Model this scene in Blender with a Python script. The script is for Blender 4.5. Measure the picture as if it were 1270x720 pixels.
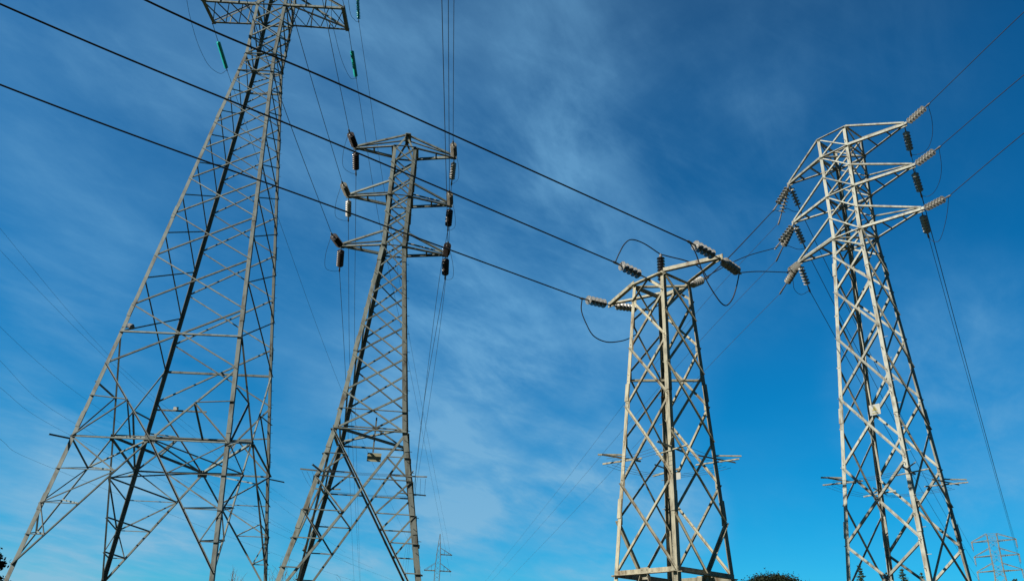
import bpy, bmesh, math, random
from mathutils import Vector, Matrix, Quaternion

# ------------------------------------------------------------------ clear
for o in list(bpy.data.objects):
    bpy.data.objects.remove(o, do_unlink=True)
scene = bpy.context.scene
COL = scene.collection
R = math.radians
random.seed(7)

# ------------------------------------------------------------------ camera
FPX, PITCH, ROLL, CAMZ = 1003.627, 0.4381904, 0.0457088, 1.6
cp, sp, cr, sr = math.cos(PITCH), math.sin(PITCH), math.cos(ROLL), math.sin(ROLL)
FWD = Vector((0, cp, sp)); UP0 = Vector((0, -sp, cp)); RT0 = Vector((1, 0, 0))
RT = cr * RT0 + sr * UP0
UP = -sr * RT0 + cr * UP0
cd = bpy.data.cameras.new('camera'); cam = bpy.data.objects.new('camera', cd); COL.objects.link(cam)
m = Matrix((RT, UP, -FWD)).transposed().to_4x4(); m.translation = Vector((0, 0, CAMZ))
cam.matrix_world = m
cd.sensor_fit = 'HORIZONTAL'; cd.sensor_width = 36.0; cd.lens = FPX / 1270 * 36.0
cd.clip_start = 0.1; cd.clip_end = 12000
scene.camera = cam
EYE = Vector((0, 0, CAMZ))

# ------------------------------------------------------------------ light and sky
SUN_AZ, SUN_EL = R(237), R(31)          # azimuth clockwise from +Y
SUN_DIR = Vector((math.sin(SUN_AZ) * math.cos(SUN_EL), math.cos(SUN_AZ) * math.cos(SUN_EL), math.sin(SUN_EL)))
sl = bpy.data.lights.new('sun', 'SUN'); sl.energy = 5.0; sl.angle = R(0.53); sl.color = (1.0, 0.95, 0.85)
so = bpy.data.objects.new('sun', sl); COL.objects.link(so)
so.rotation_euler = (-SUN_DIR).to_track_quat('-Z', 'Y').to_euler(); so.location = (-60, -40, 60)

scene.view_settings.view_transform = 'Standard'
scene.view_settings.look = 'None'
scene.view_settings.exposure = 0.55
scene.view_settings.gamma = 1.0
scene.view_settings.use_curve_mapping = False

world = bpy.data.worlds.new('World'); scene.world = world; world.use_nodes = True
nt = world.node_tree; nt.nodes.clear()
def N(tree, t, **kw):
    n = tree.nodes.new(t)
    for k, v in kw.items():
        setattr(n, k, v)
    return n
def ramp(node, stops):
    cr_ = node.color_ramp
    while len(cr_.elements) > 1:
        cr_.elements.remove(cr_.elements[-1])
    cr_.elements[0].position = stops[0][0]; cr_.elements[0].color = (*stops[0][1], 1) if len(stops[0][1]) == 3 else stops[0][1]
    for p, c in stops[1:]:
        e = cr_.elements.new(p); e.color = (*c, 1) if len(c) == 3 else c
def build_world():
    L = nt.links.new
    out = N(nt, 'ShaderNodeOutputWorld'); bg = N(nt, 'ShaderNodeBackground'); bg.inputs['Strength'].default_value = 0.0685
    sky = N(nt, 'ShaderNodeTexSky'); sky.sky_type = 'NISHITA'; sky.sun_disc = False
    sky.sun_elevation = SUN_EL; sky.sun_rotation = SUN_AZ
    sky.altitude = 400; sky.air_density = 1.0; sky.dust_density = 0.3; sky.ozone_density = 3.0
    tc = N(nt, 'ShaderNodeTexCoord')
    sep = N(nt, 'ShaderNodeSeparateXYZ'); L(tc.outputs['Generated'], sep.inputs[0])
    # polarised, deeply saturated blue: tint by elevation, dimmed overhead to weaken shade fill
    tint = N(nt, 'ShaderNodeValToRGB'); L(sep.outputs['Z'], tint.inputs[0])
    ramp(tint, SKY_TINT)
    mul = N(nt, 'ShaderNodeMix', data_type='RGBA', blend_type='MULTIPLY'); mul.inputs[0].default_value = 1
    L(sky.outputs[0], mul.inputs[6]); L(tint.outputs[0], mul.inputs[7])
    # the blue deepens away from the sun side
    side = N(nt, 'ShaderNodeMapRange'); side.inputs[1].default_value = -0.6; side.inputs[2].default_value = 0.6
    side.inputs[3].default_value = SKY_SIDE[0]; side.inputs[4].default_value = SKY_SIDE[1]
    L(sep.outputs['X'], side.inputs[0])
    mul2 = N(nt, 'ShaderNodeMix', data_type='RGBA', blend_type='MULTIPLY'); mul2.inputs[0].default_value = 1
    cmb = N(nt, 'ShaderNodeCombineColor')
    sq = N(nt, 'ShaderNodeMath', operation='POWER'); sq.inputs[1].default_value = 1.6; L(side.outputs[0], sq.inputs[0])
    L(sq.outputs[0], cmb.inputs[0]); L(side.outputs[0], cmb.inputs[1]); L(side.outputs[0], cmb.inputs[2])
    L(mul.outputs[2], mul2.inputs[6]); L(cmb.outputs[0], mul2.inputs[7])
    # added dimming of the sky behind the camera, to weaken shade fill
    rear_dim = N(nt, 'ShaderNodeMapRange', interpolation_type='SMOOTHSTEP'); rear_dim.inputs[1].default_value = -0.5; rear_dim.inputs[2].default_value = 0.35
    rear_dim.inputs[3].default_value = 0.35; rear_dim.inputs[4].default_value = 1.0; L(sep.outputs['Y'], rear_dim.inputs[0])
    bs = N(nt, 'ShaderNodeVectorMath', operation='SCALE'); L(rear_dim.outputs[0], bs.inputs['Scale'])
    # cirrus: direction projected on a high flat layer, stretched streaks
    zc = N(nt, 'ShaderNodeMath', operation='ADD'); zc.inputs[1].default_value = 0.22; L(sep.outputs['Z'], zc.inputs[0])
    dv = N(nt, 'ShaderNodeVectorMath', operation='DIVIDE'); L(tc.outputs['Generated'], dv.inputs[0])
    cz = N(nt, 'ShaderNodeCombineXYZ')
    for i in range(3): L(zc.outputs[0], cz.inputs[i])
    L(cz.outputs[0], dv.inputs[1])
    def layer(rot, stretch, sc, detail, rough, dist, lo, hi, seed):
        """noise on the high layer, drawn out by 'stretch' along heading rot"""
        mp = N(nt, 'ShaderNodeMapping', vector_type='TEXTURE'); mp.inputs['Location'].default_value = (seed, seed * .7, 0)
        mp.inputs['Rotation'].default_value = (0, 0, R(rot)); mp.inputs['Scale'].default_value = (stretch, 1, 1)
        L(dv.outputs[0], mp.inputs[0])
        nz = N(nt, 'ShaderNodeTexNoise'); nz.inputs['Scale'].default_value = sc; nz.inputs['Detail'].default_value = detail
        nz.inputs['Roughness'].default_value = rough; nz.inputs['Distortion'].default_value = dist
        L(mp.outputs[0], nz.inputs['Vector'])
        mr = N(nt, 'ShaderNodeMapRange', interpolation_type='SMOOTHSTEP'); mr.inputs[1].default_value = lo; mr.inputs[2].default_value = hi
        L(nz.outputs['Fac'], mr.inputs[0]); return mr.outputs[0]
    big = layer(20, 1.0, 1.7, 3, 0.5, 0.3, 0.42, 0.72, 0)
    fine = layer(40, 1.8, 3.6, 11, 0.62, 0.2, 0.36, 0.78, 23)
    soft = layer(110, 1.3, 1.9, 8, 0.58, 0.15, 0.36, 0.76, 17)
    wisp = layer(62, 2.6, 5.5, 11, 0.62, 0.25, 0.42, 0.76, 31)
    thread = layer(28, 3.0, 8.0, 10, 0.62, 0.25, 0.46, 0.80, 41)
    # places in the sky where the cirrus is thickest (directions)
    acc = None
    for d, inner, outer, amt in CLOUD_SPOTS:
        dt = N(nt, 'ShaderNodeVectorMath', operation='DOT_PRODUCT'); dt.inputs[1].default_value = d
        L(tc.outputs['Generated'], dt.inputs[0])
        mr = N(nt, 'ShaderNodeMapRange', interpolation_type='SMOOTHSTEP')
        mr.inputs[1].default_value = math.cos(R(outer)); mr.inputs[2].default_value = math.cos(R(inner)); mr.inputs[4].default_value = amt
        L(dt.outputs['Value'], mr.inputs[0])
        if acc is None: acc = mr.outputs[0]
        else:
            ad = N(nt, 'ShaderNodeMath', operation='ADD'); L(acc, ad.inputs[0]); L(mr.outputs[0], ad.inputs[1]); acc = ad.outputs[0]
    def op(o, a, b):
        n = N(nt, 'ShaderNodeMath', operation=o)
        for i, q in enumerate((a, b)):
            if isinstance(q, (int, float)): n.inputs[i].default_value = q
            else: L(q, n.inputs[i])
        return n.outputs[0]
    base = op('ADD', op('MULTIPLY', big, 0.05), op('MULTIPLY', acc, op('ADD', op('MULTIPLY', big, 0.5), 0.55)))
    tex = op('ADD', op('ADD', op('MULTIPLY', fine, 0.30), op('MULTIPLY', soft, 0.50)), op('ADD', op('ADD', op('MULTIPLY', wisp, 0.45), op('MULTIPLY', thread, 0.25)), 0.08))
    fac = op('MINIMUM', op('MULTIPLY', op('MULTIPLY', base, tex), 1.0), 0.75)
    cl = N(nt, 'ShaderNodeMix', data_type='RGBA', blend_type='MIX'); L(fac, cl.inputs[0])
    L(mul2.outputs[2], cl.inputs[6])
    cc = N(nt, 'ShaderNodeValToRGB'); L(sep.outputs['Z'], cc.inputs[0]); ramp(cc, CLOUD_COL)
    cs = N(nt, 'ShaderNodeVectorMath', operation='SCALE'); cs.inputs['Scale'].default_value = 10.0; L(cc.outputs[0], cs.inputs[0])
    L(cs.outputs[0], cl.inputs[7])
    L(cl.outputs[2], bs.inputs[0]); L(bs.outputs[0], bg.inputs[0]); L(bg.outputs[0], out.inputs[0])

def ray(px, py):
    return (FWD * FPX + RT * (px - 635) - UP * (py - 360)).normalized()
SKY_TINT = [(0.0, (0.22, 0.82, 1.05)), (0.09, (0.10, 0.78, 1.06)), (0.17, (0.035, 0.77, 1.07)), (0.34, (0.02, 0.75, 1.11)), (0.62, (0.03, 0.65, 1.02)), (0.8, (0.05, 0.42, 0.70)), (1.0, (0.05, 0.30, 0.55))]
SKY_SIDE = (1.22, 0.94)
CLOUD_SPOTS = [(tuple(ray(560, 110)), 1, 17, 0.70), (tuple(ray(650, 430)), 1, 15, 1.05), (tuple(ray(480, 570)), 1, 12, 0.8), (tuple(ray(1215, 480)), 0, 10, 0.95), (tuple(ray(630, 320)), 0, 14, 0.5),
               (tuple(ray(120, 740)), 1, 12, 1.3), (tuple(ray(40, 600)), 1, 11, 0.55), (tuple(ray(180, 130)), 3, 22, 0.5), (tuple(ray(770, 650)), 0, 8, 1.2),
               (tuple(ray(330, 20)), 2, 14, 0.12), (tuple(ray(850, 240)), 1, 13, 0.35), (tuple(ray(200, 430)), 2, 14, 0.4), (tuple(ray(930, 130)), 0, 20, 0.36), (tuple(ray(520, 670)), 0, 9, 0.7)]
CLOUD_COL = [(0.0, (0.32, 0.53, 0.69)), (0.2, (0.23, 0.48, 0.70)), (0.4, (0.16, 0.42, 0.70)), (0.7, (0.13, 0.33, 0.57))]
build_world()

# ------------------------------------------------------------------ pixel helpers: points on real planes of the place
def at_z(px, py, z):
    d = ray(px, py); return EYE + d * ((z - CAMZ) / d.z)
def at_y(px, py, y):
    d = ray(px, py); return EYE + d * (y / d.y)
def at_az(px, py, P, az):
    """where the sight line meets the upright plane through P with compass heading az"""
    a = R(az); n = Vector((math.cos(a), -math.sin(a), 0)); d = ray(px, py)
    return EYE + d * ((P - EYE).dot(n) / d.dot(n))
def at_len(px, py, P, length, far=True):
    d = ray(px, py); w = P - EYE; b = w.dot(d); c = w.dot(w) - length * length
    q = b * b - c
    t = b if q < 0 else b + (math.sqrt(q) if far else -math.sqrt(q))
    return EYE + d * t

# ------------------------------------------------------------------ materials
def principled(name):
    mt = bpy.data.materials.new(name); mt.use_nodes = True
    return mt, mt.node_tree, mt.node_tree.nodes['Principled BSDF']
def noisy(name, stops, scale=6.0, rough=0.6, metal=0.0, detail=6, stretch=(1, 1, 1), bump=0.0, spec=0.4, coat=0.0, vary=0.0):
    mt, t, b = principled(name)
    tc = N(t, 'ShaderNodeTexCoord'); mp = N(t, 'ShaderNodeMapping'); mp.inputs['Scale'].default_value = stretch
    nz = N(t, 'ShaderNodeTexNoise'); nz.inputs['Scale'].default_value = scale; nz.inputs['Detail'].default_value = detail
    nz.inputs['Roughness'].default_value = 0.65
    rp = N(t, 'ShaderNodeValToRGB'); ramp(rp, stops)
    t.links.new(tc.outputs['Object'], mp.inputs[0]); t.links.new(mp.outputs[0], nz.inputs['Vector'])
    t.links.new(nz.outputs['Fac'], rp.inputs[0]); t.links.new(rp.outputs[0], b.inputs['Base Color'])
    if vary:                                            # every bar of the lattice has weathered a little differently
        oi = N(t, 'ShaderNodeObjectInfo'); mr = N(t, 'ShaderNodeMapRange'); mr.inputs[3].default_value = 1 - vary; mr.inputs[4].default_value = 1 + vary * .7
        t.links.new(oi.outputs['Random'], mr.inputs[0])
        sc = N(t, 'ShaderNodeVectorMath', operation='SCALE'); t.links.new(rp.outputs[0], sc.inputs[0]); t.links.new(mr.outputs[0], sc.inputs['Scale'])
        t.links.new(sc.outputs[0], b.inputs['Base Color'])
    b.inputs['Roughness'].default_value = rough; b.inputs['Metallic'].default_value = metal
    b.inputs['Specular IOR Level'].default_value = spec
    if coat: b.inputs['Coat Weight'].default_value = coat
    if bump:
        bp = N(t, 'ShaderNodeBump'); bp.inputs['Strength'].default_value = bump; bp.inputs['Distance'].default_value = 0.02
        t.links.new(nz.outputs['Fac'], bp.inputs['Height']); t.links.new(bp.outputs[0], b.inputs['Normal'])
    return mt
M = {}
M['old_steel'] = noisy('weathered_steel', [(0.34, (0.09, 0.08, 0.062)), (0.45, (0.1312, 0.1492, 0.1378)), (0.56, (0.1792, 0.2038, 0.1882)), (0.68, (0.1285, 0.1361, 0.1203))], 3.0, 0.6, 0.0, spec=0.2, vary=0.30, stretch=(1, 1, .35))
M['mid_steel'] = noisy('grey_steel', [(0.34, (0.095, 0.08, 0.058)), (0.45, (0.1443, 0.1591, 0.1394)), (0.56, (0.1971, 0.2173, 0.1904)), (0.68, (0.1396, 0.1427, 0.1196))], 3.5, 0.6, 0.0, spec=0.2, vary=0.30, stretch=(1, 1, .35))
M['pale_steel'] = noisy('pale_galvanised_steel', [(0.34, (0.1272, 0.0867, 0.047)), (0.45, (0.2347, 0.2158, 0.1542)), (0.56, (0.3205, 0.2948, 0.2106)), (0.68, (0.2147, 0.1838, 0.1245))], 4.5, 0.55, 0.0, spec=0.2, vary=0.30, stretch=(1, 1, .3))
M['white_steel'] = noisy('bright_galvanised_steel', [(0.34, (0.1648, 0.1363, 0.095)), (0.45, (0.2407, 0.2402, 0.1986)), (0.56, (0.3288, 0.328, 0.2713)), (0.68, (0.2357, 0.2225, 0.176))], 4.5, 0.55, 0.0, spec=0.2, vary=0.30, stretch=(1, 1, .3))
M['hardware'] = noisy('galvanised_fitting', [(0.3, (0.10, 0.10, 0.10)), (0.7, (0.22, 0.21, 0.20))], 20, 0.5, 0.3)
M['porcelain'] = noisy('grey_porcelain', [(0.35, (0.19, 0.175, 0.15)), (0.5, (0.33, 0.32, 0.285)), (0.65, (0.25, 0.235, 0.2))], 9, 0.3, 0.0, coat=0.3)
M['porcelain_grey'] = noisy('dull_grey_porcelain', [(0.35, (0.11, 0.102, 0.09)), (0.5, (0.20, 0.195, 0.175)), (0.65, (0.145, 0.137, 0.118))], 9, 0.28, 0.0, coat=0.4)
M['porcelain_warm'] = noisy('stained_porcelain', [(0.35, (0.1, 0.09, 0.072)), (0.5, (0.2, 0.185, 0.15)), (0.65, (0.14, 0.13, 0.105))], 9, 0.4, 0.0, coat=0.2)
M['porcelain_brown'] = noisy('dark_brown_porcelain', [(0.3, (0.018, 0.013, 0.011)), (0.7, (0.035, 0.026, 0.022))], 9, 0.35, 0.0, coat=0.2)
M['porcelain_black'] = noisy('black_porcelain', [(0.3, (0.010, 0.010, 0.012)), (0.7, (0.02, 0.02, 0.024))], 9, 0.3, 0.0, coat=0.2)
M['green_glass'] = noisy('green_glass', [(0.3, (0.004, 0.3, 0.25)), (0.7, (0.01, 0.42, 0.36))], 6, 0.25, 0.0, coat=0.3)
M['wire'] = noisy('weathered_cable', [(0.3, (0.022, 0.022, 0.024)), (0.7, (0.04, 0.04, 0.042))], 8, 0.6, 0.2)
M['wire_grey'] = noisy('grey_cable', [(0.3, (0.05, 0.05, 0.055)), (0.7, (0.09, 0.09, 0.095))], 8, 0.6, 0.2)
M['sign_white'] = noisy('white_enamel', [(0.3, (0.29, 0.285, 0.25)), (0.7, (0.36, 0.355, 0.32))], 5, 0.5)
M['sign_yellow'] = noisy('faded_yellow_paint', [(0.3, (0.23, 0.22, 0.14)), (0.7, (0.29, 0.28, 0.18))], 5, 0.6)
M['sign_mark'] = noisy('ochre_paint', [(0.3, (0.26, 0.22, 0.06)), (0.7, (0.32, 0.27, 0.09))], 5, 0.6)
M['concrete'] = noisy('concrete', [(0.3, (0.26, 0.25, 0.23)), (0.7, (0.38, 0.37, 0.34))], 4, 0.9, bump=0.3)
M['bark'] = noisy('bark', [(0.3, (0.05, 0.04, 0.03)), (0.7, (0.13, 0.11, 0.09))], 8, 0.9, stretch=(1, 1, .2), bump=0.5)
M['twig'] = noisy('dry_twig', [(0.3, (0.13, 0.11, 0.09)), (0.7, (0.2, 0.17, 0.14))], 8, 0.9)
M['needles'] = noisy('dark_needles', [(0.3, (0.016, 0.035, 0.014)), (0.5, (0.03, 0.055, 0.022)), (0.7, (0.055, 0.075, 0.03))], 1.5, 0.8, spec=0.15)
M['leaves'] = noisy('dark_leaves', [(0.3, (0.006, 0.011, 0.005)), (0.5, (0.011, 0.018, 0.007)), (0.7, (0.02, 0.026, 0.01))], 1.2, 0.75, spec=0.2)
def ground_mat():
    mt, t, b = principled('dry_grass_ground')
    tc = N(t, 'ShaderNodeTexCoord')
    n1 = N(t, 'ShaderNodeTexNoise'); n1.inputs['Scale'].default_value = 0.12; n1.inputs['Detail'].default_value = 8
    n2 = N(t, 'ShaderNodeTexNoise'); n2.inputs['Scale'].default_value = 4.0; n2.inputs['Detail'].default_value = 8
    r1 = N(t, 'ShaderNodeValToRGB'); ramp(r1, [(0.35, (0.025, 0.035, 0.012)), (0.5, (0.045, 0.05, 0.02)), (0.65, (0.08, 0.07, 0.035))])
    mx = N(t, 'ShaderNodeMix', data_type='RGBA', blend_type='MULTIPLY'); mx.inputs[0].default_value = 0.7
    r2 = N(t, 'ShaderNodeValToRGB'); ramp(r2, [(0.3, (0.45, 0.45, 0.45)), (0.7, (1, 1, 1))])
    t.links.new(tc.outputs['Object'], n1.inputs['Vector']); t.links.new(tc.outputs['Object'], n2.inputs['Vector'])
    t.links.new(n1.outputs['Fac'], r1.inputs[0]); t.links.new(n2.outputs['Fac'], r2.inputs[0])
    t.links.new(r1.outputs[0], mx.inputs[6]); t.links.new(r2.outputs[0], mx.inputs[7]); t.links.new(mx.outputs[2], b.inputs['Base Color'])
    bp = N(t, 'ShaderNodeBump'); bp.inputs['Strength'].default_value = 0.6; bp.inputs['Distance'].default_value = 0.1
    t.links.new(n2.outputs['Fac'], bp.inputs['Height']); t.links.new(bp.outputs[0], b.inputs['Normal'])
    b.inputs['Roughness'].default_value = 0.95; b.inputs['Specular IOR Level'].default_value = 0.1
    return mt
M['ground'] = ground_mat()

# ------------------------------------------------------------------ object helpers
def obj(name, bm, mat, parent=None, smooth=False, fix=True):
    if fix: bmesh.ops.recalc_face_normals(bm, faces=bm.faces)
    me = bpy.data.meshes.new(name); bm.to_mesh(me); bm.free()
    me.materials.append(mat)
    if smooth:
        for p in me.polygons: p.use_smooth = True
    o = bpy.data.objects.new(name, me); COL.objects.link(o)
    if parent is not None: o.parent = parent
    return o
def tag(o, label, cat, group=None):
    o['label'] = label; o['category'] = cat
    if group: o['group'] = group
    return o
def thing(name, label, cat, loc, rz=0.0, group=None):
    o = bpy.data.objects.new(name, None); COL.objects.link(o); o.empty_display_size = 0.3
    o.location = loc; o.rotation_euler = (0, 0, rz)
    return tag(o, label, cat, group)

def add_section(bm, rings):
    """skin closed rings into a solid"""
    vs = [[bm.verts.new(p) for p in r] for r in rings]
    n = len(rings[0])
    for a, b in zip(vs, vs[1:]):
        for i in range(n):
            bm.faces.new((a[i], a[(i + 1) % n], b[(i + 1) % n], b[i]))
    bm.faces.new(list(reversed(vs[0]))); bm.faces.new(vs[-1])
def l_ring(p, u, v, b, t):
    return [p, p + u * b, p + u * b + v * t, p + u * t + v * t, p + u * t + v * b, p + v * b]
def add_angle(bm, p, q, u, v, b, t):
    p, q = Vector(p), Vector(q); ax = (q - p).normalized()
    u = Vector(u); u = (u - ax * u.dot(ax)).normalized()
    v = Vector(v); v = (v - ax * v.dot(ax)); v = (v - u * v.dot(u)).normalized()
    add_section(bm, [l_ring(p, u, v, b, t), l_ring(q, u, v, b, t)])
def add_plate(bm, c, u, v, w, h, t):
    """thin plate centred at c, half-extent vectors along u and v"""
    c, u, v = Vector(c), Vector(u).normalized(), Vector(v).normalized(); n = u.cross(v).normalized()
    r = lambda s: [c + u * (a * w / 2) + v * (b * h / 2) + n * (s * t / 2) for a, b in ((-1, -1), (1, -1), (1, 1), (-1, 1))]
    add_section(bm, [r(-1), r(1)])
def add_tube(bm, pts, rad, n=6):
    pts = [Vector(p) for p in pts]; rings = []
    ref = Vector((0, 0, 1))
    for i, p in enumerate(pts):
        d = (pts[min(i + 1, len(pts) - 1)] - pts[max(i - 1, 0)]).normalized()
        rr = ref if abs(d.dot(ref)) < 0.95 else Vector((1, 0, 0))
        a = d.cross(rr).normalized(); b = a.cross(d).normalized()
        k = rad[i] if isinstance(rad, (list, tuple)) else rad
        rings.append([p + (a * math.cos(2 * math.pi * j / n) + b * math.sin(2 * math.pi * j / n)) * k for j in range(n)])
    add_section(bm, rings)
def add_lathe(bm, prof, n=16, off=Vector((0, 0, 0))):
    rings = [[off + Vector((r * math.cos(2 * math.pi * j / n), r * math.sin(2 * math.pi * j / n), z)) for j in range(n)] for r, z in prof]
    add_section(bm, rings)
def spline(pts, per=10):
    pts = [Vector(p) for p in pts]
    if len(pts) == 2: return [pts[0].lerp(pts[1], i / per) for i in range(per + 1)]
    out = []
    P = [pts[0] * 2 - pts[1]] + pts + [pts[-1] * 2 - pts[-2]]
    for i in range(1, len(P) - 2):
        p0, p1, p2, p3 = P[i - 1:i + 3]
        a = [0]
        for s, e in ((p0, p1), (p1, p2), (p2, p3)): a.append(a[-1] + max(1e-4, (e - s).length) ** 0.5)
        for k in range(per):
            t = a[1] + (a[2] - a[1]) * k / per
            def lp(x, y, ta, tb): return x * ((tb - t) / (tb - ta)) + y * ((t - ta) / (tb - ta))
            A1, A2, A3 = lp(p0, p1, a[0], a[1]), lp(p1, p2, a[1], a[2]), lp(p2, p3, a[2], a[3])
            B1, B2 = lp(A1, A2, a[0], a[2]), lp(A2, A3, a[1], a[3])
            out.append(lp(B1, B2, a[1], a[2]))
    out.append(pts[-1]); return out

# ------------------------------------------------------------------ ground
def zg(x, y):
    r = math.hypot(x, y)
    if y < 0: r *= max(0.0, 1 + y / 40) if y > -40 else 0.0
    t = min(1, max(0, (r - 8) / 34)); z = 3.3 * t * t * (3 - 2 * t)
    if r > 42: z += 0.010 * (min(r, 300) - 42) + 0.004 * max(0, min(r, 3000) - 300)
    return z + 0.12 * math.sin(x * 0.31 + 1) * math.sin(y * 0.27) * min(1, r / 20)
def build_ground():
    bm = bmesh.new(); ax = []
    v = 0.0
    while v < 6000: ax.append(v); v += max(1.5, v * 0.07)
    ax.append(6000)
    g = sorted(set([-a for a in ax] + ax))
    vs = [[bm.verts.new((x, y, zg(x, y))) for x in g] for y in g]
    for j in range(len(g) - 1):
        for i in range(len(g) - 1):
            bm.faces.new((vs[j][i], vs[j][i + 1], vs[j + 1][i + 1], vs[j + 1][i]))
    o = obj('ground', bm, M['ground'], smooth=True); o['kind'] = 'structure'; o['label'] = 'rough grassy ground rising gently away from the camera'
build_ground()

# ------------------------------------------------------------------ lattice pylons
SG = {'A': (-1, -1), 'B': (1, -1), 'C': (-1, 1), 'D': (1, 1)}
FACES = {'AB': (Vector((0, -1, 0)), 'A', 'B'), 'BD': (Vector((1, 0, 0)), 'B', 'D'), 'DC': (Vector((0, 1, 0)), 'D', 'C'), 'CA': (Vector((-1, 0, 0)), 'C', 'A')}
class Tower:
    def __init__(s, x, y, th, knots, mat, root_name, label, cat='pylon', group=None, simple=False, dz=0.0):
        s.x, s.y, s.th, s.knots, s.mat, s.simple = x, y, R(th), knots, mat, simple
        s.zb = zg(x, y)
        s.dz = dz; s.root = thing(root_name, label, cat, (x, y, s.zb + dz), s.th, group)
        s.parts = []          # (name, bm, parent index or None, weight)
        s.bulk = bmesh.new() if simple else None
    def w(s, z):
        k = s.knots
        for (z0, w0), (z1, w1) in zip(k, k[1:]):
            if z >= z1 or (z1, w1) == k[-1]:
                return w0 + (w1 - w0) * (z - z0) / (z1 - z0)
    def P(s, l, z):
        a, b = SG[l]; w = s.w(z); return Vector((a * w, b * w, z))
    def W(s, p):              # local (absolute z) -> world
        c, n = math.cos(s.th), math.sin(s.th)
        return Vector((s.x + p[0] * c - p[1] * n, s.y + p[0] * n + p[1] * c, p[2] + s.dz))
    def loc(s, p): return Vector((p[0], p[1], p[2] - s.zb))
    def part(s, name, bm, parent=None, wt=1.0, mat=None):
        s.parts.append([name, bm, parent, wt, mat or s.mat]); return len(s.parts) - 1
    def bar(s, name, p, q, out, b, t=None, side=1, flip=1, parent=None):
        """steel angle from p to q; out = outward normal of the face it is bolted to; side=1 outside the face, -1 inside"""
        if s.simple: b *= .48
        t = t or b * 0.14
        p, q, out = Vector(p), Vector(q), Vector(out).normalized()
        ax = (q - p).normalized(); u = ax.cross(out).normalized() * flip
        if u.z < 0 and abs(ax.z) < 0.9: u = -u
        off = out * (0.004 * side) - u * (b / 2)
        bm = bmesh.new()
        add_angle(bm, s.loc(p + off), s.loc(q + off), u, out * side, b, t)
        d = (s.W((p + q) / 2) - EYE).length
        return s.part(name, bm, parent, (q - p).length * b / d / d)
    def shelf(s, name, p, q, out, b, t=None, parent=None):
        """steel angle lying flat: wide flange level and pointing out, short flange standing up along its inner edge"""
        t = t or b * .14; p, q, out = Vector(p), Vector(q), Vector(out).normalized(); ax = (q - p).normalized()
        up = Vector((0, 0, 1)); up = (up - ax * up.dot(ax)).normalized(); o2 = ax.cross(up).normalized()
        if o2.dot(out) < 0: o2 = -o2
        bm = bmesh.new(); A, B = p + out * .02, q + out * .02
        ring = lambda c: [s.loc(c + o2 * x + up * y) for x, y in ((0, 0), (b, 0), (b, t), (t, t), (t, b * .6), (0, b * .6))]
        add_section(bm, [ring(A), ring(B)])
        d = (s.W((p + q) / 2) - EYE).length
        return s.part(name, bm, parent, (q - p).length * b / d / d)
    def fp(s, f, a, z, k=0.0):
        """point on face f: a in -1..1 from first leg to second, at height z"""
        n, l0, l1 = FACES[f]; p0, p1 = s.P(l0, z), s.P(l1, z)
        return p0.lerp(p1, (a + 1) / 2)
    def legs(s, b, zbot, step=None, splices=()):
        for l in 'ABCD':
            sx, sy = SG[l]; u, v = Vector((-sx, 0, 0)), Vector((0, -sy, 0)); bm = bmesh.new()
            zs = [k[0] for k in s.knots if k[0] > zbot] + [zbot]
            add_section(bm, [l_ring(s.loc(s.P(l, z) + Vector((sx, sy, 0)) * 0.012), u, v, b * (1 if i else .9), b * .13) for i, z in enumerate(zs)])
            for z in splices:
                p, q = s.P(l, z - b * 2), s.P(l, z + b * 2); o2 = Vector((sx, sy, 0)) * 0.035
                add_angle(bm, s.loc(p + o2), s.loc(q + o2), u, v, b * 1.04, b * .1)
            if step and l in step:
                z = zbot + 2.5; k = 0
                while z < s.knots[0][0] - .3:
                    dr = Vector((0, -sy, 0)) if k % 2 else Vector((-sx, 0, 0))
                    e = Vector((sx, 0, 0)) if k % 2 else Vector((0, sy, 0))
                    p = s.loc(s.P(l, z) + dr * b * .5); add_tube(bm, [p, p + e * .16], .011, 5); z += .42; k += 1
            s.part('leg', bm, None, 1e3)
    def x_panel(s, f, z1, z2, b, flat=True, names=('diagonal_brace',)):
        """two crossing diagonals on face f between heights z1 (top) and z2"""
        n, l0, l1 = FACES[f]
        s.bar(names[0], s.P(l0, z1), s.P(l1, z2), n, b, side=1)
        s.bar(names[0], s.P(l1, z1), s.P(l0, z2), n, b, side=-1)
    def gusset(s, p, out, w, h, parent=None):
        bm = bmesh.new(); out = Vector(out); u = Vector((0, 0, 1)).cross(out).normalized()
        add_plate(bm, s.loc(Vector(p) + out * .016), u, Vector((0, 0, 1)), w, h, .012)
        v = Vector((0, 0, 1))
        for i in (-1, 1):
            for j in (-1, 1):
                c = s.loc(Vector(p) + out * .024 + u * (i * w * .3) + v * (j * h * .3)); add_tube(bm, [c, c + out * .02], .014, 6)
        s.part('gusset_plate', bm, parent, 1)
    def node_plates(s, f, zs, w, h):
        n, l0, l1 = FACES[f]
        for z in zs:
            for l, a in ((l0, 1), (l1, -1)):
                p = s.P(l, z); d = (s.P(l1, z) - s.P(l0, z)).normalized() * a
                bm = bmesh.new(); add_plate(bm, s.loc(p + d * (w * .62) - n * .012), d, Vector((0, 0, 1)), w, h, .010)
                for k in (-1, 1):
                    c = s.loc(p + d * (w * .45) + Vector((0, 0, k * h * .3)) + n * .01); add_tube(bm, [c, c + n * .022], .016, 6)
                s.part('gusset_plate', bm, None, 1)
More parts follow.
